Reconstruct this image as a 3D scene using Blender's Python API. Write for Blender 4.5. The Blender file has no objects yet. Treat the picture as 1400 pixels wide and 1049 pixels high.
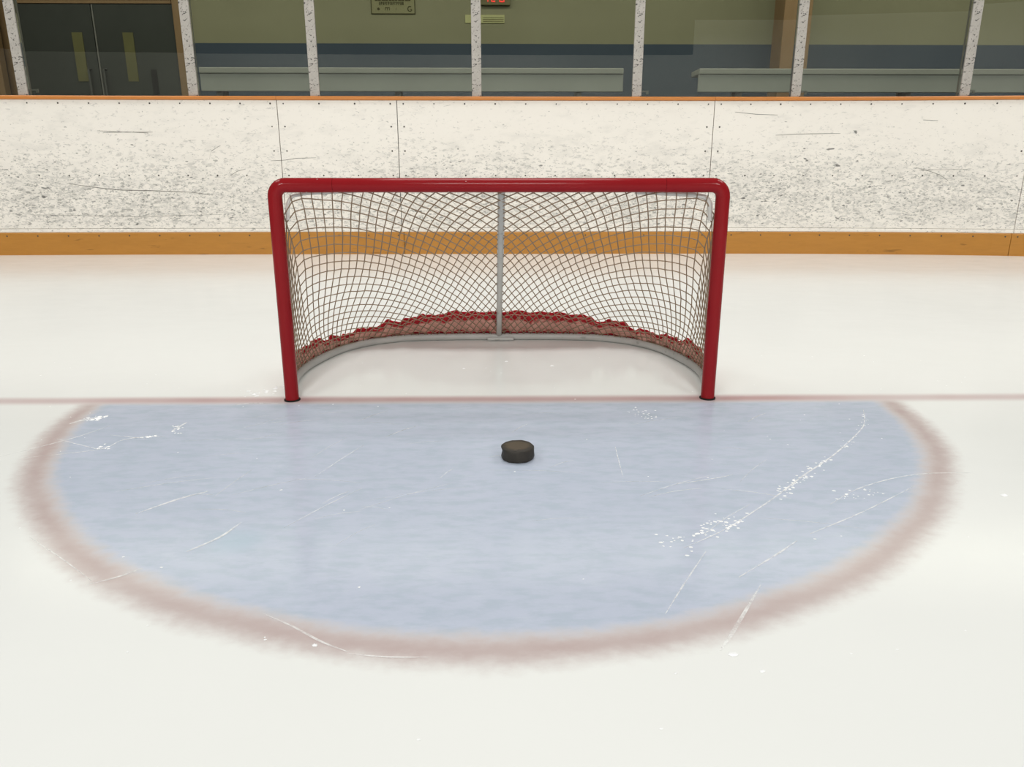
import bpy, bmesh, math, random
import numpy as np
from mathutils import Vector, Matrix
random.seed(7)
scn = bpy.context.scene
col = scn.collection

# ------------------------------------------------------------------ camera
def cam_axes(yaw, pitch, roll):
    cy, sy = math.cos(yaw), math.sin(yaw)
    f = Vector((-sy*math.cos(pitch), cy*math.cos(pitch), -math.sin(pitch)))
    r = Vector((cy, sy, 0)); u = r.cross(f)
    return r*math.cos(roll)+u*math.sin(roll), -r*math.sin(roll)+u*math.cos(roll), f
cam_d = bpy.data.cameras.new('camera')
cam_d.sensor_width = 36.0
cam_d.lens = 1030.0/1400.0*36.0
cam_d.clip_start = 0.05
cam = bpy.data.objects.new('camera', cam_d); col.objects.link(cam)
_r, _u, _f = cam_axes(-0.01548, 0.28605, 0.0004)
M = Matrix((_r, _u, -_f)).transposed().to_4x4()
M.translation = Vector((0.00048, -2.04546, 0.64779))
cam.matrix_world = M
scn.camera = cam

# ------------------------------------------------------------------ world, lights, exposure
w = bpy.data.worlds.new('arena_air'); scn.world = w; w.use_nodes = True
bg = w.node_tree.nodes['Background']
bg.inputs[0].default_value = (1.0, 0.985, 0.945, 1); bg.inputs[1].default_value = 0.28
def area(name, loc, sx, sy, power, color=(1, .992, .955), rot=(0, 0, 0)):
    l = bpy.data.lights.new(name, 'AREA'); l.shape = 'RECTANGLE'; l.size = sx; l.size_y = sy
    l.energy = power; l.color = color
    o = bpy.data.objects.new(name, l); o.location = loc; o.rotation_euler = rot; col.objects.link(o); return o
for yy, pw, zz, tilt in ((2.8, 98, 6.4, 0), (1.6, 102, 6.4, 0), (0.4, 94, 6.4, 0), (-1.8, 20, 6.4, 0), (-7.6, 175, 6.4, 20), (-10.6, 440, 5.4, 48)):  # far tilted rows are added frontal fill to brighten the upright boards
    for xx in (-5.2, 0.0, 5.2):
        area('rink_and_fill_light', (xx, yy, zz), 2.4, .8 if tilt == 0 else .5, pw, rot=(math.radians(tilt), 0, 0))
area('lobby_light', (0.6, 5.0, 3.35), 13.0, 0.5, 315, (1, .95, .84))
vs = scn.view_settings
vs.view_transform = 'Standard'; vs.look = 'None'; vs.gamma = 1.0; vs.use_curve_mapping = False
vs.exposure = -0.92

# ------------------------------------------------------------------ node helpers
def lin(r, g, b):
    f = lambda c: (c/255/12.92) if c/255 <= .04045 else ((c/255+.055)/1.055)**2.4
    return (f(r), f(g), f(b), 1.0)
class NT:
    def __init__(s, name):
        s.m = bpy.data.materials.new(name); s.m.use_nodes = True
        s.t = s.m.node_tree; s.t.nodes.clear()
        s.out = s.t.nodes.new('ShaderNodeOutputMaterial')
    def n(s, typ, **kw):
        nd = s.t.nodes.new('ShaderNode'+typ)
        for k, v in kw.items(): setattr(nd, k, v)
        return nd
    def l(s, a, b): s.t.links.new(a, b)
    def put(s, sock, v):
        if hasattr(v, 'is_linked'): s.l(v, sock)
        elif isinstance(v, (tuple, list)) and len(v) == 3 and sock.type == 'RGBA': sock.default_value = (*v, 1)
        else: sock.default_value = v
    def math(s, op, a, b=None, c=None, clamp=False):
        nd = s.n('Math', operation=op); nd.use_clamp = clamp
        s.put(nd.inputs[0], a)
        if b is not None: s.put(nd.inputs[1], b)
        if c is not None: s.put(nd.inputs[2], c)
        return nd.outputs[0]
    def smooth(s, v, a, b, lo=0.0, hi=1.0):
        nd = s.n('MapRange', interpolation_type='SMOOTHSTEP')
        s.put(nd.inputs[0], v); nd.inputs[1].default_value = a; nd.inputs[2].default_value = b
        nd.inputs[3].default_value = lo; nd.inputs[4].default_value = hi
        return nd.outputs[0]
    def mix(s, f, a, b, blend='MIX'):
        nd = s.n('Mix', data_type='RGBA', blend_type=blend)
        s.put(nd.inputs[0], f); s.put(nd.inputs[6], a); s.put(nd.inputs[7], b)
        return nd.outputs[2]
    def obj(s):
        return s.n('TexCoord').outputs['Object']
    def scale(s, vec, sc):
        nd = s.n('Mapping'); s.l(vec, nd.inputs[0]); nd.inputs[3].default_value = sc; return nd.outputs[0]
    def noise(s, vec, scale, detail=3, rough=.5, dist=0):
        nd = s.n('TexNoise'); s.l(vec, nd.inputs['Vector']); nd.inputs['Scale'].default_value = scale
        nd.inputs['Detail'].default_value = detail; nd.inputs['Roughness'].default_value = rough
        nd.inputs['Distortion'].default_value = dist
        return nd.outputs[0]
    def bsdf(s, color, rough=.5, spec=.5, metal=0.0, ior=None, normal=None):
        b = s.n('BsdfPrincipled')
        s.put(b.inputs['Base Color'], color); s.put(b.inputs['Roughness'], rough)
        s.put(b.inputs['Specular IOR Level'], spec); s.put(b.inputs['Metallic'], metal)
        if ior: b.inputs['IOR'].default_value = ior
        if normal is not None: s.l(normal, b.inputs['Normal'])
        s.l(b.outputs[0], s.out.inputs[0]); return b
    def bump(s, h, strength=.3, dist=.002):
        nd = s.n('Bump'); nd.inputs['Strength'].default_value = strength; nd.inputs['Distance'].default_value = dist
        s.l(h, nd.inputs['Height']); return nd.outputs[0]

def plain(name, rgb, rough=.6, spec=.3, var=.12, vscale=9, metal=0.0):
    t = NT(name); c = t.obj(); n = t.noise(c, vscale, 4)
    a = lin(*rgb); d = tuple(x*(1-var) for x in a[:3]); e = tuple(min(1, x*(1+var)) for x in a[:3])
    t.bsdf(t.mix(n, d, e), rough, spec, metal); return t.m

# ------------------------------------------------------------------ materials
def m_ice():
    t = NT('painted_ice'); P = t.obj()
    sep = t.n('SeparateXYZ'); t.l(P, sep.inputs[0]); X, Y = sep.outputs[0], sep.outputs[1]
    wob = t.math('MULTIPLY', t.math('SUBTRACT', t.noise(P, 3.0, 4, .6), .5), .035)
    fine = t.math('MULTIPLY', t.math('SUBTRACT', t.noise(t.scale(P, (34, 44, 1)), 1.0, 3, .6), .5), .028)
    dx = t.math('MULTIPLY', t.math('ADD', X, .020), 1.022)
    r = t.math('POWER', t.math('ADD', t.math('POWER', t.math('ABSOLUTE', dx), 1.92), t.math('POWER', t.math('ABSOLUTE', t.math('ADD', Y, .012)), 1.92)), 1/1.92)
    rr = t.math('ADD', t.math('ADD', r, wob), fine)
    d = t.math('SUBTRACT', rr, 1.140)
    ins = t.smooth(d, -.055, .0, 1, 0)                      # blue inside
    front = t.smooth(t.math('ADD', Y, t.math('MULTIPLY', wob, .4)), -.055, -.005, 1, 0)
    blue_f = t.math('MULTIPLY', ins, front)
    ring_i = t.smooth(d, -.056, .0); ring_o = t.smooth(d, .0, .060, 1, 0)
    ring = t.math('MULTIPLY', t.math('MULTIPLY', ring_i, ring_o), front)
    ya = t.math('ABSOLUTE', t.math('ADD', Y, t.math('MULTIPLY', wob, .25)))
    gline = t.smooth(ya, .004, .05, 1, 0)
    mott = t.noise(t.scale(P, (5, 9, 1)), 1.0, 6, .62)
    mott3 = t.noise(t.scale(P, (16, 42, 1)), 1.0, 5, .65)
    mott2 = t.noise(t.scale(P, (60, 130, 1)), 1.0, 3, .6)
    whi = t.mix(t.noise(P, 1.3, 3), (.80, .81, .79), (.845, .852, .835))
    blu = t.mix(mott, (.50, .545, .66), (.57, .605, .72))
    blu = t.mix(t.smooth(mott3, .40, .66), blu, (.465, .525, .62))
    blu = t.mix(t.math('MULTIPLY', t.smooth(t.noise(t.scale(P, (11, 30, 1)), 1.0, 5, .7), .54, .74), .5), blu, (.60, .64, .735))
    blu = t.mix(t.math('MULTIPLY', mott2, .35), blu, (.42, .50, .60))
    c = t.mix(blue_f, whi, blu)
    c = t.mix(t.math('MULTIPLY', ring, t.math('ADD', .6, t.math('MULTIPLY', mott, .5))), c, (.48, .375, .365))
    c = t.mix(t.math('MULTIPLY', gline, t.math('ADD', t.math('ADD', .26, t.smooth(t.math('ABSOLUTE', X), .75, 1.2, .26, 0)), t.math('MULTIPLY', t.noise(P, 2.2, 3), .62)), None, True), c, (.46, .27, .275))
    # greenish drip stain in the crease
    sx = t.math('ADD', X, .47); sy = t.math('ADD', Y, .83)
    sr = t.math('SQRT', t.math('ADD', t.math('MULTIPLY', sx, sx), t.math('MULTIPLY', sy, sy)))
    c = t.mix(t.math('MULTIPLY', t.smooth(sr, .01, .07, 1, 0), .35), c, (.36, .52, .6))
    h = t.math('ADD', t.math('MULTIPLY', t.noise(t.scale(P, (9, 14, 1)), 1, 4), 1.0), t.math('MULTIPLY', mott2, .12))
    nb = t.bump(h, .07, .004)
    t.bsdf(c, t.math('ADD', .12, t.math('MULTIPLY', mott, .10)), .5, 0, 1.31, nb)
    return t.m

def m_board():
    t = NT('scuffed_white_board'); P = t.obj()
    sep = t.n('SeparateXYZ'); t.l(P, sep.inputs[0]); X, Z = sep.outputs[0], sep.outputs[2]
    dens = t.math('MULTIPLY', t.smooth(Z, .40, .98, 1, .12), t.smooth(Z, .16, .24, .45, 1))
    big = t.noise(t.scale(P, (1.6, 1, 2.2)), 1, 3)
    q1 = t.noise(t.scale(P, (30, 1, 62)), 1, 3, .6, .5)
    q2 = t.noise(t.scale(P, (44, 5, 92)), 1, 2, .5, .8)
    q3 = t.noise(t.scale(P, (7, 1, 16)), 1, 4, .6)
    q4 = t.noise(t.scale(P, (19, 9, 44)), 1, 1, .4)
    k = t.math('ADD', t.math('MULTIPLY', dens, .15), t.math('MULTIPLY', t.math('SUBTRACT', big, .5), .10))
    s1 = t.smooth(t.math('ADD', q1, k), .62, .76)
    s2 = t.smooth(t.math('ADD', q2, k), .72, .80)
    s3 = t.smooth(t.math('ADD', q3, k), .52, .80)
    s4 = t.smooth(t.math('ADD', q4, t.math('MULTIPLY', k, .6)), .80, .86)
    c = t.mix(t.noise(P, 1.5, 3), (.845, .80, .735), (.89, .85, .785))
    c = t.mix(t.math('MULTIPLY', s3, .20), c, (.46, .45, .42))
    c = t.mix(t.math('MULTIPLY', s1, .40), c, (.34, .335, .315))
    c = t.mix(t.math('MULTIPLY', s2, .62), c, (.20, .20, .185))
    c = t.mix(t.math('MULTIPLY', s4, .8), c, (.08, .08, .075))
    t.bsdf(c, .38, .35, 0, None, t.bump(q1, .05, .002)); return t.m

def m_kick():
    t = NT('yellow_kick_plate'); P = t.obj()
    q = t.noise(t.scale(P, (9, 1, 50)), 1, 4, .6); q2 = t.noise(t.scale(P, (5, 1, 34)), 1, 3, .5, .6)
    c = t.mix(q, (.40, .175, .028), (.52, .235, .04))
    c = t.mix(t.math('MULTIPLY', t.smooth(q2, .66, .74), .55), c, (.16, .07, .012))
    t.bsdf(c, .35, .4); return t.m

def m_stanchion():
    t = NT('scuffed_white_metal'); P = t.obj()
    q = t.noise(t.scale(P, (55, 20, 75)), 1, 2, .5, .7); q3 = t.noise(t.scale(P, (30, 20, 22)), 1, 4)
    q2 = t.noise(t.scale(P, (120, 60, 120)), 1, 2)
    c = t.mix(q3, (.35, .325, .295), (.52, .49, .45))
    c = t.mix(t.math('MULTIPLY', t.smooth(q2, .56, .66), .35), c, (.22, .21, .2))
    c = t.mix(t.math('MULTIPLY', t.smooth(q, .60, .66), .85), c, (.03, .03, .028))
    t.bsdf(c, .5, .3); return t.m

def m_red():
    t = NT('red_enamel'); P = t.obj()
    q = t.noise(P, 6, 4); chips = t.noise(t.scale(P, (60, 60, 36)), 1, 2, .5)
    c = t.mix(q, (.235, .0095, .013), (.29, .013, .017))
    c = t.mix(t.math('MULTIPLY', t.smooth(chips, .755, .775), .8), c, (.72, .60, .56))
    t.bsdf(c, .11, .15, 0, None, t.bump(t.noise(P, 30, 3), .03, .002)); return t.m

def m_greytube():
    t = NT('worn_grey_white_paint'); P = t.obj()
    q = t.noise(P, 14, 4); q2 = t.noise(t.scale(P, (22, 22, 40)), 1, 3)
    c = t.mix(q, (.40, .40, .385), (.52, .52, .50))
    c = t.mix(t.math('MULTIPLY', t.smooth(q2, .62, .70), .5), c, (.2, .2, .18))
    t.bsdf(c, .35, .4); return t.m

def m_net():
    t = NT('braided_nylon_cord'); P = t.obj()
    q = t.noise(P, 40, 3)
    t.bsdf(t.mix(q, (.23, .165, .11), (.34, .255, .18)), .8, .2); return t.m

def m_skirt():
    t = NT('red_skirt_fabric'); uv = t.n('UVMap'); uv.uv_map = 'uv'
    sep = t.n('SeparateXYZ'); t.l(uv.outputs[0], sep.inputs[0]); U, V = sep.outputs[0], sep.outputs[1]
    P = t.obj()
    q = t.noise(t.scale(P, (26, 26, 26)), 1, 3, .6); q2 = t.noise(P, 8, 3)
    hi = t.smooth(t.math('ADD', V, t.math('MULTIPLY', t.math('SUBTRACT', q, .5), .6)), .58, .70)
    lo = t.smooth(t.math('ADD', V, t.math('MULTIPLY', t.math('SUBTRACT', q, .5), .5)), .24, .14)
    faded = t.mix(q2, (.78, .39, .33), (.87, .53, .45))
    red = t.mix(q, (.60, .014, .03), (.36, .010, .018))
    c = t.mix(hi, faded, red)
    c = t.mix(lo, c, red)
    t.bsdf(c, .75, .25, 0, None, t.bump(q, .4, .004)); return t.m

def m_rubber():
    t = NT('worn_black_rubber'); P = t.obj()
    q = t.noise(P, 60, 4, .6); q2 = t.noise(P, 25, 3)
    sep = t.n('SeparateXYZ'); t.l(P, sep.inputs[0])
    r = t.math('SQRT', t.math('ADD', t.math('POWER', sep.outputs[0], 2), t.math('POWER', sep.outputs[1], 2)))
    top = t.math('MULTIPLY', t.smooth(sep.outputs[2], .0288, .0296), t.smooth(t.math('ADD', r, t.math('MULTIPLY', t.math('SUBTRACT', q2, .5), .02)), .020, .033, 1, 0))
    c = t.mix(q, (.018, .016, .013), (.05, .042, .033))
    c = t.mix(t.math('MULTIPLY', top, .85), c, (.088, .066, .042))
    t.bsdf(c, .6, .35, 0, None, t.bump(q, .5, .0015)); return t.m

def m_glass():
    t = NT('arena_glass'); 
    tr = t.n('BsdfTransparent'); tr.inputs[0].default_value = (.80, .83, .80, 1)
    gl = t.n('BsdfGlossy'); gl.inputs['Roughness'].default_value = 0.0; gl.inputs['Color'].default_value = (1, 1, 1, 1)
    fr = t.n('Fresnel'); fr.inputs['IOR'].default_value = 1.55
    mx = t.n('MixShader'); t.l(fr.outputs[0], mx.inputs[0]); t.l(tr.outputs[0], mx.inputs[1]); t.l(gl.outputs[0], mx.inputs[2])
    t.l(mx.outputs[0], t.out.inputs[0]); return t.m

def m_wood(name, a, b):
    t = NT(name); P = t.obj()
    q = t.noise(t.scale(P, (26, 26, 2.2)), 1, 5, .6, .5)
    t.bsdf(t.mix(q, a, b), .45, .3); return t.m

def m_lobbywall():
    t = NT('two_tone_lobby_wall'); P = t.obj()
    sep = t.n('SeparateXYZ'); t.l(P, sep.inputs[0])
    q = t.noise(P, 2, 4); q2 = t.noise(t.scale(P, (30, 30, 30)), 1, 3)
    up = t.mix(q, (.29, .275, .17), (.33, .315, .20)); lo = t.mix(q, (.055, .075, .105), (.07, .092, .125))
    c = t.mix(t.smooth(sep.outputs[2], 1.871, 1.876), lo, up)
    c = t.mix(t.math('MULTIPLY', t.smooth(q2, .70, .74), .3), c, (.1, .1, .08))
    t.bsdf(c, .6, .25); return t.m

def m_emit(name, rgb, st):
    t = NT(name); e = t.n('Emission'); e.inputs[0].default_value = (*rgb, 1); e.inputs[1].default_value = st
    t.l(e.outputs[0], t.out.inputs[0]); return t.m

def m_scratch():
    t = NT('scraped_snow'); P = t.obj()
    b = t.n('BsdfDiffuse'); b.inputs[0].default_value = (.93, .93, .92, 1)
    tr = t.n('BsdfTransparent')
    f = t.smooth(t.noise(P, 38, 3, .6), .32, .68, .25, .78)
    mx = t.n('MixShader'); t.l(f, mx.inputs[0]); t.l(tr.outputs[0], mx.inputs[1]); t.l(b.outputs[0], mx.inputs[2])
    t.l(mx.outputs[0], t.out.inputs[0]); return t.m

ICE, BOARD, KICK = m_ice(), m_board(), m_kick()
STAN, RED, GREY, NET, SKIRT, RUBBER, GLASS = m_stanchion(), m_red(), m_greytube(), m_net(), m_skirt(), m_rubber(), m_glass()
CAP = plain('orange_cap_plastic', (196, 124, 58), .35, .4)
DARK = plain('dark_gap', (42, 40, 38), .8, .1)
SCREW = plain('dull_steel_screw', (70, 66, 60), .5, .4)
WOOD = m_wood('brown_stained_wood', (.25, .15, .072), (.34, .215, .11))
DOORM = plain('charcoal_door_paint', (66, 68, 63), .5, .25)
LITE = plain('wired_glass_lite', (112, 108, 70), .4, .3)
STEEL = plain('grey_metal_trim', (128, 126, 120), .35, .5)
WALL = m_lobbywall()
BENCHM = plain('off_white_bench_paint', (164, 165, 157), .45, .35, .06, 3)
BENCHT = plain('off_white_bench_top_paint', (158, 158, 148), .45, .35, .06, 3)
LEGM = plain('grey_bench_leg_paint', (120, 118, 112), .5, .3)
LEGD = plain('dark_handle_metal', (84, 84, 80), .4, .4)
LOBFLOOR = plain('dark_rubber_floor', (52, 48, 44), .8, .2)
LOBCEIL = plain('lobby_ceiling_paint', (170, 165, 150), .8, .1)
PLATEM = plain('pale_yellow_plate_paint', (196, 194, 140), .5, .3, .04)
PLATEL = plain('olive_line_print', (120, 116, 78), .6, .2)
POSTM = plain('olive_poster_sheet', (152, 148, 112), .6, .2, .05)
POSTB = plain('poster_dark_print', (86, 82, 60), .7, .1)
HOUS = plain('digit_housing_paint', (122, 118, 86), .6, .2)
LED = m_emit('red_led', (1.0, .075, .055), 3.0)
WHITE = plain('white_rod_paint', (214, 212, 206), .35, .4)
CORD = plain('dusty_lacing_cord', (196, 150, 134), .8, .2)
REARW = plain('grey_rear_wall_paint', (214, 212, 205), .6, .2, .05, 1)
REARD = plain('dark_rear_wall_paint', (44, 43, 40), .7, .2)
SNOW = plain('ice_shavings_white', (246, 247, 248), .8, .2, .03)
SCR = m_scratch()
MARK = plain('black_rubber_scuff', (104, 102, 96), .8, .1)

# ------------------------------------------------------------------ geometry helpers
class MB:
    def __init__(s): s.v = []; s.f = []; s.uv = None
    def box(s, x0, x1, y0, y1, z0, z1):
        b = len(s.v)
        s.v += [(x0,y0,z0),(x1,y0,z0),(x1,y1,z0),(x0,y1,z0),(x0,y0,z1),(x1,y0,z1),(x1,y1,z1),(x0,y1,z1)]
        s.f += [tuple(b+i for i in q) for q in ((0,3,2,1),(4,5,6,7),(0,1,5,4),(1,2,6,5),(2,3,7,6),(3,0,4,7))]
        return s
    def tube(s, path, r, n=12, caps=True, up=None):
        P = [Vector(p) for p in path]; b = len(s.v); N = None
        for i, p in enumerate(P):
            a = P[max(i-1, 0)]; c = P[min(i+1, len(P)-1)]; T = (c-a).normalized()
            if N is None:
                N = T.orthogonal().normalized() if up is None else (Vector(up)-T*Vector(up).dot(T)).normalized()
            else: N = (N-T*N.dot(T)).normalized()
            B = T.cross(N); rr = r[i] if isinstance(r, (list, tuple)) else r
            for k in range(n):
                a_ = 2*math.pi*k/n; q = p+N*math.cos(a_)*rr+B*math.sin(a_)*rr
                s.v.append(tuple(q))
        for i in range(len(P)-1):
            for k in range(n):
                k2 = (k+1) % n
                s.f.append((b+i*n+k, b+i*n+k2, b+(i+1)*n+k2, b+(i+1)*n+k))
        if caps:
            s.f.append(tuple(b+k for k in reversed(range(n)))); s.f.append(tuple(b+(len(P)-1)*n+k for k in range(n)))
        return s
    def disc(s, c, r, h, axis='y', n=8, sgn=-1):
        c = Vector(c); d = {'y': Vector((0, sgn, 0)), 'z': Vector((0, 0, 1))}[axis]
        return s.tube([c, c+d*h], r, n)
    def build(s, name, mat, parent=None, smooth=False, bevel=0, seg=2):
        me = bpy.data.meshes.new(name); me.from_pydata(s.v, [], s.f); me.update()
        me.materials.append(mat)
        o = bpy.data.objects.new(name, me); col.objects.link(o)
        if parent is not None: o.parent = parent
        if smooth:
            me.polygons.foreach_set('use_smooth', [True]*len(me.polygons))
            me.set_sharp_from_angle(angle=math.radians(42))
        if bevel:
            m = o.modifiers.new('bevel', 'BEVEL'); m.width = bevel; m.segments = seg; m.limit_method = 'ANGLE'
        return o
def tag(o, label=None, cat=None, group=None, kind=None):
    if label: o['label'] = label
    if cat: o['category'] = cat
    if group: o['group'] = group
    if kind: o['kind'] = kind
    return o
def empty(name, loc=(0, 0, 0)):
    o = bpy.data.objects.new(name, None); o.location = loc; o.empty_display_size = .1; col.objects.link(o); return o

# ------------------------------------------------------------------ setting: the ice
PX = np.array([-7, -6, -4.5, -3.6, -2.6, -1.5, 0, 1.7, 2.25, 2.77, 3.03, 3.28, 3.53, 3.70, 4.2, 5.0, 6.0, 7.0])
PY = np.array([3.20, 3.30, 3.45, 3.50, 3.53, 3.54, 3.545, 3.542, 3.523, 3.487, 3.462, 3.430, 3.397, 3.366, 3.26, 3.05, 2.72, 2.3])
def by(x): return float(np.interp(x, PX, PY))

f = MB(); f.v = [(-7,-12,0),(7,-12,0),(7,3.9,0),(-7,3.9,0),(-7,-12,-.05),(7,-12,-.05),(7,3.9,-.05),(-7,3.9,-.05)]
f.f = [(0,1,2,3),(7,6,5,4),(0,4,5,1),(1,5,6,2),(2,6,7,3),(3,7,4,0)]
floor = tag(f.build('floor', ICE), 'white ice with a pale blue crease and faded red lines', kind='structure')

# ------------------------------------------------------------------ dasher boards
def sweep(x0, x1, prof, step=.12):
    """closed profile (depth toward rink, z) swept along the boards line"""
    m = MB(); n = max(1, int(math.ceil((x1-x0)/step))); k = len(prof)
    for i in range(n+1):
        x = x0+(x1-x0)*i/n; yb = by(x)
        for d, z in prof: m.v.append((x, yb-d, z))
    for i in range(n):
        for j in range(k):
            j2 = (j+1) % k; m.f.append((i*k+j, (i+1)*k+j, (i+1)*k+j2, i*k+j2))
    m.f.append(tuple(reversed(range(k)))); m.f.append(tuple(n*k+j for j in range(k)))
    return m
wall = tag(empty('wall_rink'), 'scuffed white rink boards with a yellow kick plate', kind='structure')
ZP0, ZP1 = .160, 1.058
seams = [-6.8, -1.545, -.715, 1.505, 3.668, 6.8]
panel_prof = [(.0, ZP0+.026), (.004, ZP0+.030), (.004, ZP1), (-.012, ZP1), (-.012, ZP0+.026)]
low_prof = [(.0035, ZP0), (.006, ZP0+.003), (.006, ZP0+.021), (.0035, ZP0+.0245), (-.012, ZP0+.0245), (-.012, ZP0)]
for a, b in zip(seams[:-1], seams[1:]):
    pn = sweep(a+.0025, b-.0025, panel_prof).build('board_panel', BOARD, wall)
    sweep(a+.0025, b-.0025, low_prof).build('rub_strip', BOARD, pn)
    s = MB()
    def scr(x, z, r=.0058): s.disc((x, by(x)-.003, z), r*random.uniform(.8, 1.1), .003, n=7)
    n = int((b-a-.09)/.2); 
    for i in range(n+1):
        x = a+.045+(b-a-.09)*i/max(n, 1)
        scr(x, 1.036); scr(x, .555)
    for x in (a+.045, b-.045):
        for z in (.885, .722): scr(x, z)
    s.build('screw', SCREW, pn)
kseams = [-6.8, -.70, 3.655, 6.8]
kick_prof = [(.0, .0), (.012, .0), (.012, ZP0-.006), (.008, ZP0-.001), (-.01, ZP0-.001), (-.01, .0)]
for a, b in zip(kseams[:-1], kseams[1:]):
    kp = sweep(a+.002, b-.002, kick_prof).build('kick_plate', KICK, wall)
    s = MB(); n = int((b-a-.08)/.21)
    for i in range(n+1):
        x = a+.04+(b-a-.08)*i/n
        s.disc((x, by(x)-.011, .136), .0055, .003, n=7)
    s.build('screw', SCREW, kp)
cseams = [-6.8, -1.545, 1.505, 6.8]
cap_prof = [(.012, ZP1+.001), (.018, ZP1+.006), (.018, ZP1+.020), (.012, ZP1+.026), (-.12, ZP1+.026), (-.12, ZP1+.001)]
for a, b in zip(cseams[:-1], cseams[1:]):
    sweep(a+.001, b-.001, cap_prof).build('cap_rail', CAP, wall)
sweep(-6.8, 6.8, [(-.0125, .0), (-.0125, ZP1), (-.02, ZP1), (-.02, .0)]).build('backing_sheet', DARK, wall)
# long stick and puck scuffs that run over the panels
sc = MB()
def scuff(pts, wd=.004):
    n = len(pts); b = len(sc.v)
    for i, (x, z) in enumerate(pts):
        h = wd*.5*(.35+.65*math.sin(math.pi*(i+.5)/n))
        sc.v += [(x, by(x)-.0050, z-h), (x, by(x)-.0050, z+h)]
    for i in range(n-1): sc.f.append((b+2*i, b+2*i+2, b+2*i+3, b+2*i+1))
scuff([(-2.80,.855),(-2.70,.851),(-2.6,.846),(-2.42,.848)], .003); scuff([(-2.76,.842),(-2.6,.848),(-2.45,.841)], .003)
scuff([(-3.05,.50),(-2.95,.485),(-2.8,.465),(-2.68,.455),(-2.5,.452),(-2.2,.44),(-2.05,.42)], .004)
scuff([(-1.62,.655),(-1.52,.66),(-1.44,.672),(-1.30,.676)], .003); scuff([(-1.92,.55),(-1.86,.585),(-1.80,.60)], .003)
scuff([(-2.05,.66),(-2.03,.72),(-1.96,.76)], .003); scuff([(1.95,.83),(2.1,.838),(2.25,.84),(2.4,.842)], .003)
scuff([(1.65,.985),(1.8,.97),(1.95,.965)], .003); scuff([(2.95,.61),(3.05,.585),(3.12,.56),(3.18,.52)], .003)
scuff([(2.95,.93),(3.05,.925)], .003); scuff([(3.0,.595),(3.3,.60)], .002); scuff([(-3.35,.285),(-2.6,.27),(-2.0,.285)], .002)
tag(sc.build('scuff_mark', MARK, wall), kind='stuff')

# ------------------------------------------------------------------ stanchions and glass
st_x = [-3.271, -2.119, -1.282, -.159, .958, 2.071, 3.209]
G0, G1 = ZP1+.026, 3.0
st_lab = ['speckled white glass post in front of the dark double doors', 'speckled white glass post beside the brown door frame',
 'third speckled glass post from the left', 'speckled white glass post beside the red digits', 'speckled glass post near the right end of the long white bench',
 'speckled glass post beside the brown wooden pillar', 'rightmost speckled white glass post']
for x, lb in zip(st_x, st_lab):
    y = by(x)+.035
    o = tag(empty('glass_post', (x, y, G0)), lb, 'post', 'glass posts on the boards')
    MB().box(-.033, .033, -.02, -.004, .0015, G1-G0).build('front_cover', STAN, o, bevel=.004)
    MB().box(-.024, .024, .012, .05, .0015, G1-G0).build('rear_channel', STEEL, o)
    if x in (-3.271, .958, 2.071, 3.209):
        MB().box(.042, .07, .014, .022, .035, .045).box(.072, .088, .014, .024, .022, .046).build('glass_clip', STEEL, o)
gx = [-4.45]+st_x+[4.35]
gl_lab = ['glass pane at the far left edge over the left door jamb', 'glass pane in front of the dark double doors', 'narrow glass pane over the left end of the white bench',
 'glass pane in front of the wall poster', 'glass pane with the red digits behind it', 'glass pane over the gap between the two white benches',
 'glass pane over the middle of the right bench', 'glass pane at the far right edge']
gi = 0
for a, b, lb in zip(gx[:-1], gx[1:], gl_lab):
    ya, yb = by(a)+.035, by(b)+.035; m = MB(); e = .0335
    for yy in (-.001, .009):
        m.v += [(a+e, ya+yy, G0+.002), (b-e, yb+yy, G0+.002), (b-e, yb+yy, G1), (a+e, ya+yy, G1)]
    m.f = [(0,1,2,3), (7,6,5,4), (0,4,5,1), (1,5,6,2), (2,6,7,3), (3,7,4,0)]
    gi += 1; tag(m.build('window_%d' % gi, GLASS), lb, kind='structure')

# ------------------------------------------------------------------ the lobby behind the glass
LW, LF = 6.8, .30
MB().box(-9, 9, LW, LW+.15, LF-.1, 3.6).build('wall_lobby', WALL)['kind'] = 'structure'
MB().box(-9, 9, 3.75, LW+.15, LF-.12, LF).build('floor_lobby', LOBFLOOR)['kind'] = 'structure'
MB().box(-9, 9, 3.72, LW+.15, 3.6, 3.7).build('ceiling_lobby', LOBCEIL)['kind'] = 'structure'
MB().box(-9.1, -9, 3.75, LW+.15, LF, 3.6).build('wall_lobby_left', WALL)['kind'] = 'structure'
MB().box(9, 9.1, 3.75, LW+.15, LF, 3.6).build('wall_lobby_right', WALL)['kind'] = 'structure'
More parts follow.
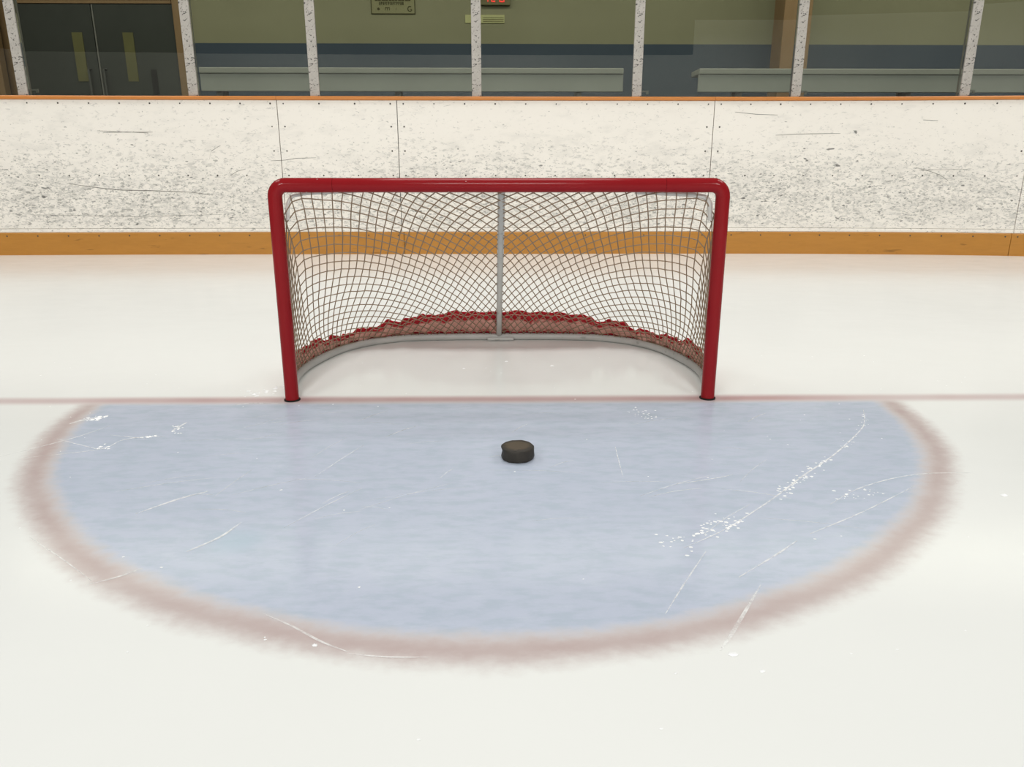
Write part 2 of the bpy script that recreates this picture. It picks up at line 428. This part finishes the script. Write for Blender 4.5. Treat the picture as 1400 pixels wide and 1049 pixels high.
# double door
dr = tag(empty('door_1', (-4.30, LW, LF)), 'dark double doors in a brown wooden frame behind the glass', kind='structure')
MB().box(.865, .965, -.10, -.002, .0, 1.985).build('door_frame', WOOD, dr, bevel=.006)
MB().box(-.955, -.875, -.10, -.002, .0, 1.985).build('door_frame', WOOD, dr, bevel=.006)
h = MB().box(-.955, .965, -.10, -.002, 1.99, 2.06).build('door_header', WOOD, dr, bevel=.006)
MB().box(-.86, .85, -.07, -.03, 1.945, 1.985).build('door_stop', WOOD, dr)
for s in (-1, 1):
    x0, x1 = (-.865, -.006) if s < 0 else (.006, .855)
    lf = MB().box(x0, x1, -.058, -.014, .01, 1.94).build('door_leaf', DOORM, dr, bevel=.003)
    if s < 0:
        MB().box(-.235, -.125, -.066, -.059, 1.18, 1.665).build('door_lite', LITE, lf)
    else:
        MB().box(.30, .41, -.066, -.059, 1.18, 1.665).build('door_lite', LITE, lf)
    xa = -.09 if s < 0 else .07
    MB().tube([(xa, -.06, .85), (xa, -.11, .85), (xa, -.11, 1.30), (xa, -.06, 1.30)], .012, 8).build('pull_handle', LEGD, lf, True)
MB().box(.008, .022, -.068, -.0585, .02, 1.935).build('meeting_strip', STEEL, dr)
MB().box(.55, .61, -.068, -.059, 1.05, 1.30).build('kick_bar', DARK, dr)
# dark side panel left of the doors with wooden jambs
sj = tag(empty('wooden_jamb_post', (-5.36, 6.55, LF)), 'brown wooden post at the far left edge behind the glass', 'post')
MB().box(-.36, .10, -.10, .10, 0, 2.6).build('post_core', WOOD, sj, bevel=.006)
MB().box(.105, .165, -.05, .05, 0, 2.6).build('edge_strip', WOOD, sj, bevel=.004)
# wooden pillar
pl = tag(empty('wooden_pillar', (2.96, 6.25, LF)), 'brown wooden pillar standing behind the right white bench', 'pillar')
MB().box(-.14, .14, -.15, .15, 0, 3.28).build('pillar_shaft', WOOD, pl, bevel=.006)
MB().box(-.17, .17, -.18, .18, 0, .12).build('pillar_base', WOOD, pl, bevel=.006)
# benches
def bench(x0, x1, legs, label):
    o = tag(empty('spectator_bench', ((x0+x1)/2, 5.4, LF)), label, 'bench', 'white benches behind the glass')
    cx = (x0+x1)/2; zt, zb = 1.475-LF, 1.272-LF
    MB().box(x0-cx, x1-cx, 0, .035, zb, zt-.052).build('front_board', BENCHM, o, bevel=.004)
    MB().box(x0-cx, x1-cx, -.012, .30, zt-.05, zt).build('seat_board', BENCHT, o, bevel=.006)
    for lx in legs:
        MB().box(lx-cx-.025, lx-cx+.025, .06, .11, 0, zt-.052).box(lx-cx-.025, lx-cx+.025, .20, .25, 0, zt-.052).box(lx-cx-.02, lx-cx+.02, .111, .199, .3, .34).build('leg', LEGM, o)
bench(-2.74, 1.142, (-2.6, -.95, .738), 'long white bench between the doors and the middle gap')
bench(1.84, 6.2, (2.244, 3.842, 5.5), 'white bench at the right in front of the brown pillar')
# poster, red digits and pale yellow plate on the lobby wall
po = tag(empty('wall_poster', (-1.13, LW, 2.16)), 'olive wall poster with dark print at the top of the view', 'poster')
MB().box(-.235, .235, -.008, -.001, .0, .42).build('sheet', POSTM, po)
b = MB().box(-.235, .235, -.011, -.0085, .0, .008).box(-.235, -.227, -.011, -.0085, .0085, .42).box(.227, .235, -.011, -.0085, .0085, .42)
b.build('border', POSTB, po)
b = MB(); x = -.19
while x < .19:
    wd = random.uniform(.02, .035); b.box(x, x+wd, -.0105, -.0085, .128, .165); x += wd+random.choice((.004, .008))
x = -.145
while x < .115:
    wd = random.uniform(.008, .016); b.box(x, x+wd*.45, -.0105, -.0085, .088, .118); b.box(x, x+wd, -.0112, -.0107, random.choice((.088, .102, .110)), random.choice((.095, .1185))+.002 if False else .1195); x += wd+.006
b.build('print_line', POSTB, po)
MB().disc((-.155, -.0085, .05), .014, .002, n=10).build('emblem', POSTB, po)
b = MB().box(-.085, -.035, -.0105, -.0085, .058, .066).box(-.085, -.079, -.0105, -.0085, .036, .0575).box(-.063, -.057, -.0105, -.0085, .036, .0575).box(-.041, -.035, -.0105, -.0085, .036, .0575); b.build('emblem', POSTB, po)
MB().box(.03, .034, -.0105, -.0085, .04, .06).build('emblem', POSTB, po)
b = MB()
b.tube([(.178+.022*math.cos(a), -.0098, .052+.024*math.sin(a)) for a in [math.radians(q) for q in range(50, 340, 24)]], .005, 5)
b.box(.178, .2, -.0105, -.0085, .046, .052)
b.build('emblem', POSTB, po)
ck = tag(empty('red_digit_unit', (-.045, LW, 2.245)), 'glowing red digits on an added wall-coloured housing at the top edge', 'digits')
MB().box(-.16, .16, -.05, -.001, .0, .22).build('digit_housing', HOUS, ck, bevel=.005)  # housing is made up to carry the digits, coloured like the wall
SEG = {'1': 'bc', '2': 'abged', '0': 'abcdef', '8': 'abcdefg', 'E': 'afged'}
def digit(ch, x, z, wd=.055, hh=.12, th=.013):
    m = MB(); y0, y1 = -.058, -.0505; g = .002
    seg = {'a': (x+th, x+wd-th, z+hh-th, z+hh), 'd': (x+th, x+wd-th, z, z+th), 'g': (x+th, x+wd-th, z+hh/2-th/2, z+hh/2+th/2),
     'f': (x, x+th-g, z+hh/2+g, z+hh-g), 'e': (x, x+th-g, z+g, z+hh/2-g), 'b': (x+wd-th+g, x+wd, z+hh/2+g, z+hh-g), 'c': (x+wd-th+g, x+wd, z+g, z+hh/2-g)}
    for k in SEG[ch]:
        a, b_, c, d = seg[k]; m.box(a, b_, y0, y1, c, d)
    return m.build('led_digit', LED, ck)
digit('1', -.125, .03); digit('2', -.04, .028); digit('0', .045, .026)
sg = tag(empty('pale_wall_plate', (-.155, LW, 2.075)), 'small pale yellow plate on the olive wall under the red digits', 'sign')
MB().box(-.21, .21, -.012, -.001, 0, .082).build('pale_plate', PLATEM, sg, bevel=.003)  # pale yellow rectangle, thin olive bars on its right half
MB().box(-.02, .20, -.0145, -.0125, .012, .018).box(-.02, .20, -.0145, -.0125, .030, .038).box(-.02, .20, -.0145, -.0125, .050, .056).build('plate_lines', PLATEL, sg)

# ------------------------------------------------------------------ rink end behind the camera (mirrored in the glass)
MB().box(-16, 4.6, -12.15, -12, 0, 3.32).box(4.6, 16, -12.15, -12, 0, 4.15).build('wall_south', REARW)['kind'] = 'structure'
MB().box(-16, 4.6, -12.15, -12, 3.321, 7.2).box(4.6, 16, -12.15, -12, 4.151, 7.2).build('wall_south_upper', REARD)['kind'] = 'structure'

# ------------------------------------------------------------------ the goal
goal = tag(empty('hockey_goal'), 'small red ice hockey goal with white netting standing on the goal line', 'goal')
HW, HC, RT, CR = .5905, .5893, .0190, .030
def post_path(s):
    P = [(s*HW, 0, .004), (s*HW, 0, .2), (s*HW, 0, .4), (s*HW, 0, HC-CR)]
    for k in range(1, 9):
        a = math.pi/2*k/8
        P.append((s*(HW-CR+CR*math.cos(a)), 0, HC-CR+CR*math.sin(a)))
    P.append((s*.436, 0, HC)); return P
for s in (-1, 1):
    g = MB().tube(post_path(s), RT, 28).build('goal_post', RED, goal, True)
    MB().tube([(s*HW, 0, .0), (s*HW, 0, .0035)], .0225, 20).build('foot_plate', DARK, g, True)
MB().tube([(-.4355, 0, HC), (-.2, 0, HC), (0, 0, HC), (.2, 0, HC), (.4355, 0, HC)], RT-.0004, 28).build('crossbar', RED, goal, True)
for s in (-1, 1):                                       # light rod that laces the net inside each top corner
    P = [(s*.36, .020, HC-.0145), (s*(HW-.075), .022, HC-.0215)]
    for k in range(0, 7):
        a = math.pi/2*k/6; P.append((s*(HW-.055+.030*math.cos(a)), .022, HC-.0565+.031*math.sin(a))) if k else None
    P = P[:2]+sorted(P[2:], key=lambda q: -q[2])+[(s*(HW-.0235), .02, HC-.09)]
    if s > 0: P = [(x, y, z-.003) for x, y, z in P]
    MB().tube(P, .0048 if s < 0 else .0068, 8).build('corner_rod', WHITE, goal, True)

# base curve
BP = np.array([(0,.745),(.16,.745),(.33,.73),(.41,.70),(.49,.645),(.56,.55),(.605,.42),(.628,.30),(.628,.19),(.608,.08),(.592,.015)])
def catmull(P, n):
    Q = np.vstack([P[1]*[-1, 1], P, 2*P[-1]-P[-2]]); out = []
    for i in range(1, len(Q)-2):
        for k in range(n):
            t = k/n; a, b, c, d = Q[i-1], Q[i], Q[i+1], Q[i+2]
            out.append(.5*((2*b)+(c-a)*t+(2*a-5*b+4*c-d)*t*t+(-a+3*b-3*c+d)*t**3))
    out.append(P[-1]); return np.array(out)
BC = catmull(BP, 16); bl = np.r_[0, np.cumsum(np.hypot(*np.diff(BC, axis=0).T))]; bl /= bl[-1]
RB = .0135
base = [(-x, y, RB) for x, y in BC[::-1][4::3]]+[(x, y, RB) for x, y in BC[4:-4:3]]
MB().tube(base, RB, 14).build('base_frame', GREY, goal, True)
MB().box(-.05, .05, .722, .7315, .002, .0145).build('base_plate', GREY, goal, bevel=.003)
MB().tube([(-.0055, .735, .026), (-.003, .52, .19), (.001, .26, .388), (.0045, .016, HC-.012)], .0102, 12).build('centre_support', GREY, goal, True)

# net surface S(s,t): crossbar / post -> base tube
HT, XT, SC = .574, .575, .66
TA = np.array([(0,HT),(XT-.05,HT),(XT-.035,HT-.003),(XT-.015,HT-.015),(XT-.003,HT-.035),(XT,HT-.05),(XT,.02)])
tl = np.r_[0, np.cumsum(np.hypot(*np.diff(TA, axis=0).T))]
tsx, tLx = np.r_[0, SC, 1], np.r_[0, tl[1]+.035, tl[-1]]
def surf(s, t, off=0.0):
    a = abs(s); sg_ = 1 if s >= 0 else -1
    l = np.interp(a, tsx, tLx)
    T = np.array([sg_*np.interp(l, tl, TA[:, 0]), .005, np.interp(l, tl, TA[:, 1])])
    B = np.array([sg_*np.interp(a, bl, BC[:, 0]), np.interp(a, bl, BC[:, 1]), .02])
    P = T*(1-t)+B*t
    if off:
        j = min(max(int(np.searchsorted(bl, a)), 1), len(BC)-1); d = BC[j]-BC[j-1]; nn = np.array([-d[1]*-1, -d[0]*-1])
        nn = np.array([-d[1], d[0]]); nn = nn/np.linalg.norm(nn)
        if nn[1] < 0 and a < .6: nn = -nn
        if nn[0] < 0 and a >= .6: nn = -nn
        P = P+np.array([sg_*nn[0]*off*.8, nn[1]*off*.8, off*.55])
    return P
CS = [-0.5, 59.66, -68.1, 67.69, -25.11, 10.18, -207.53, 219.75, -98.15, 44.7, -135.85, 389.74, -105.79, -136.39, -87.26, 210.22, -372.17, -140.89, 162.79, 240.44, -94.36, 131.63, 90.93, 12.05, -177.19]
CD = [36.44, 69.18, 56.19, -117.78, 51.2, 81.0, -174.9, -247.69, 184.95, 14.4, -331.03, 346.14, 363.78, 140.93, -140.78, 468.55, -386.88, -239.97, -230.84, -124.58, -204.42, 146.07, 65.08, 24.38, 201.54]
CSm, CDm = np.array(CS).reshape(5, 5), np.array(CD).reshape(5, 5)
def SD(s, t):
    ss = np.array([s**(2*i) for i in range(5)]); tt = np.array([t**j for j in range(5)])
    return np.array([ss@CSm@tt, s*(ss@CDm@tt)])
sgr, tgr = np.linspace(0, 1.04, 105), np.linspace(-.06, 1.06, 113)
SG, TG = np.meshgrid(sgr, tgr, indexing='ij')
SSp = np.stack([SG**(2*i) for i in range(5)], -1); TTp = np.stack([TG**j for j in range(5)], -1)
Sgrid = np.einsum('abi,ij,abj->ab', SSp, CSm, TTp); Dgrid = SG*np.einsum('abi,ij,abj->ab', SSp, CDm, TTp)
nodes = {}
for a_ in range(-14, 48):
    for v_ in range(-40, 22):
        Sv, Dv = a_+v_, a_-v_
        if Dv < 0 or Dv > 56 or Sv < -16 or Sv > 38: continue
        dist = (Sgrid-Sv)**2+(Dgrid-Dv)**2
        k = int(dist.argmin()); i, j = divmod(k, len(tgr))
        if dist.flat[k] > 1.5: continue
        s, t = sgr[i], tgr[j]; okk = False
        for _ in range(7):
            r = SD(s, t)-np.array([Sv, Dv])
            e = 1e-4; J = np.stack([(SD(s+e, t)-SD(s, t))/e, (SD(s, t+e)-SD(s, t))/e], 1)
            try: d = np.linalg.solve(J, r)
            except Exception: break
            d = np.clip(d, -.03, .03); s -= d[0]; t -= d[1]
            if abs(d).max() < 1e-4: okk = True; break
        if okk and -.08 < t < 1.08 and -.01 <= s < 1.05:
            if Dv == 0: s = 0.0
            nodes[(a_, v_)] = (s+random.gauss(0, .0009)*(Dv > 0), t+random.gauss(0, .0012))
def inside(n): return 0 <= n[1] <= 1 and n[0] <= .985
net = MB(); n_edge = 0
def clip(p, q):
    a, b = 0.0, 1.0
    for _ in range(12):
        m = (a+b)/2
        if inside((p[0]+(q[0]-p[0])*m, p[1]+(q[1]-p[1])*m)): a = m
        else: b = m
    return (p[0]+(q[0]-p[0])*a, p[1]+(q[1]-p[1])*a)
for (a_, v_), p in nodes.items():
    for nb in ((a_+1, v_), (a_, v_+1), (a_, v_-1)):
        if nb == (a_, v_-1) and (a_-(v_-1)) < 0: continue
        if nb[0]-nb[1] < 0 or nb not in nodes: continue
        if nb == (a_, v_-1): continue
        q = nodes[nb]; ip, iq = inside(p), inside(q)
        if not ip and not iq: continue
        pp, qq = (p, q) if ip else (q, p)
        if not (ip and iq): qq = clip(pp, qq)
        for sg_ in (1, -1):
            A, B = surf(sg_*pp[0], pp[1]), surf(sg_*qq[0], qq[1])
            if np.linalg.norm(A-B) > .075 or np.linalg.norm(A-B) < .002: continue
            net.tube([A, B], .00165, 5, caps=False); n_edge += 1
print('net edges', n_edge, 'nodes', len(nodes))
net.build('netting', NET, goal, True)['kind'] = 'stuff'

# red skirt laced to the foot of the net
TT_s = [0, .144, .27, .317, .366, .432, .5, .585, .662, .753, .9, 1]
TT_t = [.80, .80, .835, .868, .865, .905, .912, .905, .885, .84, .80, .80]
NSK, NV = 360, 9
def jag(s):
    k = 1.0 if abs(s) > .24 else .32
    return k*(.010*math.sin(s*61+1)+.007*math.sin(s*117+2.2)+.005*math.sin(s*233))
def ttop(s): return float(np.interp(abs(s), TT_s, TT_t))+jag(s)
sk = MB(); uvs = []
for i in range(NSK+1):
    s = -.955+1.91*i/NSK; t0 = ttop(s)
    for j in range(NV+1):
        v = j/NV; t = 1.014+(t0-1.014)*v
        wv = .007+.0035*math.sin(s*90+v*3)+.003*math.sin(s*37)*v
        q = surf(s, t, max(wv, .003)); q[2] = max(q[2], .012)
        sk.v.append(tuple(q)); uvs.append((s, v))
for i in range(NSK):
    for j in range(NV):
        a = i*(NV+1)+j; sk.f.append((a, a+NV+1, a+NV+2, a+1))
so = sk.build('skirt', SKIRT, goal, True)
uvl = so.data.uv_layers.new(name='uv')
for lp in so.data.loops: uvl.data[lp.index].uv = uvs[lp.vertex_index]
md = so.modifiers.new('thick', 'SOLIDIFY'); md.thickness = .002
cd = MB()
for base_off, amp, frq, n in ((.018, .006, 95, 620), (.16, .012, 140, 760)):
    P = []
    for i in range(n+1):
        s = -.94+1.88*i/n; t0 = ttop(s)
        t = (t0+base_off+amp*math.sin(s*frq+.8*math.sin(s*23))) if base_off < .1 else (.965+.009*math.sin(s*frq+1.1*math.sin(s*31)))
        P.append(tuple(surf(s, min(t, .99), .0015)))
    cd.tube(P, .0013, 5)
cd.build('lacing_cord', CORD, so, True)

# ------------------------------------------------------------------ the puck
pk = MB(); NS = 72
prof = [(0, 0), (.020, 0), (.0345, .0), (.0372, .0016), (.0381, .004), (.0381, .0127), (.0381, .0212), (.0373, .0238), (.0345, .0254), (.0215, .0253), (.0, .0252)]
for r, z in prof:
    for k in range(NS):
        a = 2*math.pi*k/NS; rr = r; zz = z
        if r > .03:
            da = math.atan2(math.sin(a-math.radians(188)), math.cos(a-math.radians(188)))
            dent = math.exp(-(da/.42)**2)*math.exp(-((z-.0125)/.0068)**2)
            rr -= .0056*dent
            rr += .0005*math.sin(a*5+z*300)+.0004*math.sin(a*11)
            if z > .02: zz -= .0013*max(0, math.sin(a*3+.6))**4*(1 if r > .036 else .3)
            rr -= .0010*max(0, math.sin(a*4+1))**6*(z > .02)
        pk.v.append((rr*math.cos(a), rr*math.sin(a), zz*.030/.0254))
for i in range(len(prof)-1):
    for k in range(NS):
        k2 = (k+1) % NS; pk.f.append((i*NS+k, i*NS+k2, (i+1)*NS+k2, (i+1)*NS+k))
po_ = pk.build('hockey_puck', RUBBER, None, True)
po_.location = (.038, -.4435, .0002); po_.rotation_euler = (0, 0, .0)
tag(po_, 'worn black rubber puck with a chipped edge lying in the blue crease', 'puck')

# ------------------------------------------------------------------ skate scratches and shavings on the ice
sm = MB()
def smooth_path(pts, n=8):
    Q = [Vector((2*pts[0][0]-pts[1][0], 2*pts[0][1]-pts[1][1]))]+[Vector(q) for q in pts]+[Vector((2*pts[-1][0]-pts[-2][0], 2*pts[-1][1]-pts[-2][1]))]
    out = []
    for i in range(1, len(Q)-2):
        for k in range(n):
            t = k/n; a, b, c, d = Q[i-1:i+3]
            out.append(.5*((2*b)+(c-a)*t+(2*a-5*b+4*c-d)*t*t+(-a+3*b-3*c+d)*t**3))
    out.append(Q[-2]); return out
def scratch(pts, wd=.003, z=.0007):
    P = smooth_path(pts); n = len(P); b = len(sm.v)
    for i, p in enumerate(P):
        T = (P[min(i+1, n-1)]-P[max(i-1, 0)]).normalized(); N = Vector((-T.y, T.x))
        h = wd*.5*(.3+.7*math.sin(math.pi*(i+.5)/n))
        sm.v += [(p.x-N.x*h, p.y-N.y*h, z), (p.x+N.x*h, p.y+N.y*h, z)]
    for i in range(n-1): sm.f.append((b+2*i, b+2*i+2, b+2*i+3, b+2*i+1))
for pts, wd in [
 ([(-1.145,-.422),(-1.085,-.354),(-1.039,-.295),(-.998,-.216)], .004), ([(-1.11,-.197),(-1.085,-.163),(-1.052,-.146)], .012),
 ([(-.824,-.256),(-.813,-.19)], .008), ([(-.966,-.281),(-.90,-.30),(-.864,-.308)], .003),
 ([(-1.087,-.305),(-1.0,-.35),(-.943,-.38)], .004), ([(-1.087,-.43),(-.943,-.38),(-.919,-.322),(-.878,-.297),(-.826,-.293)], .004),
 ([(.649,-.698),(.731,-.63),(.834,-.575),(.927,-.549),(1.024,-.547)], .0035),
 ([(.319,-.869),(.409,-.802),(.487,-.728),(.552,-.663),(.654,-.553),(.768,-.437),(.899,-.281),(.95,-.2),(.989,-.108)], .004),
 ([(.245,-1.067),(.291,-.987),(.354,-.882)], .003), ([(.302,-1.156),(.338,-1.105),(.414,-.989)], .006),
 ([(.386,-.966),(.47,-.896),(.527,-.845)], .004), ([(.56,-.82),(.699,-.731),(.861,-.614)], .003),
 ([(-.355,-1.058),(-.303,-1.091),(-.253,-1.128),(-.212,-1.151)], .004), ([(-.21,-1.155),(-.16,-1.163),(-.10,-1.165)], .003),
 ([(-.66,-.973),(-.624,-.951),(-.595,-.924)], .005), ([(-.848,-.811),(-.745,-.891),(-.659,-.962)], .002),
 ([(-.544,-.869),(-.506,-.817),(-.486,-.76)], .006), ([(-.70,-.72),(-.64,-.65),(-.6,-.62)], .008),
 ([(-.75,-.055),(-.70,-.03),(-.62,-.035)], .004), ([(.36,-.6),(.45,-.57),(.5,-.55)], .003)]:
    scratch(pts, wd)
for _ in range(46):
    x, y = random.uniform(-.85, .75), random.uniform(-.85, -.1); a = random.gauss(.55, .45); L = random.uniform(.05, .22)
    scratch([(x, y), (x+L*.5*math.cos(a), y+L*.5*math.sin(a)+.006), (x+L*math.cos(a), y+L*math.sin(a))], random.uniform(.001, .0024))
tag(sm.build('skate_scratches', SCR), 'thin white skate scratches across the blue crease', 'scratches', kind='stuff')
cr = MB()
def crumb(x, y, r):
    b = len(cr.v); n = 6; h = r*random.uniform(.3, .5)
    for k in range(n):
        a = 2*math.pi*k/n; q = r*random.uniform(.6, 1.2); cr.v.append((x+q*math.cos(a)*1.2, y+q*math.sin(a), .0003))
    cr.v.append((x, y, h))
    for k in range(n): cr.f.append((b+k, b+(k+1) % n, b+n))
def trail(pts, n, spread, r0, r1):
    for _ in range(n):
        u = random.random()*(len(pts)-1); i = int(u); f_ = u-i
        x = pts[i][0]+(pts[i+1][0]-pts[i][0])*f_+random.gauss(0, spread); y = pts[i][1]+(pts[i+1][1]-pts[i][1])*f_+random.gauss(0, spread)
        crumb(x, y, random.uniform(r0, r1))
trail([(.56,-.655),(.654,-.553),(.74,-.46)], 60, .009, .0012, .0042)
trail([(.33,-.84),(.40,-.79),(.45,-.755)], 55, .014, .0012, .004)
trail([(.29,-.83),(.33,-.87)], 14, .012, .0012, .0035)
trail([(.80,-.40),(.88,-.31),(.97,-.15)], 26, .008, .0012, .0035)
trail([(.69,-.66),(.78,-.64)], 22, .012, .0012, .004)
trail([(.37,-.10),(.39,-.17)], 30, .016, .0012, .0032)
trail([(-1.09,-.17),(-1.05,-.145)], 26, .010, .002, .006)
trail([(-.94,-.375),(-.93,-.36)], 12, .010, .002, .005)
trail([(-.90,-.305),(-.85,-.29)], 14, .005, .002, .005)
trail([(-.83,-.20),(-.80,-.28)], 14, .008, .002, .004)
trail([(-.72,.05),(-.64,.12)], 22, .02, .002, .007)
for _ in range(110): crumb(random.uniform(-1.5, 1.6), random.uniform(-1.35, .5), random.uniform(.0012, .0026))
for x, y, r in ((.318,-1.165,.006),(.345,-1.2,.004),(1.02,-.66,.007),(.02,.42,.006),(-.12,.33,.005),(.17,.36,.007),(-.26,-1.135,.004)): crumb(x, y, r)
tag(cr.build('ice_shavings', SNOW), 'small white ice shavings scattered on the ice', 'ice shavings', kind='stuff')
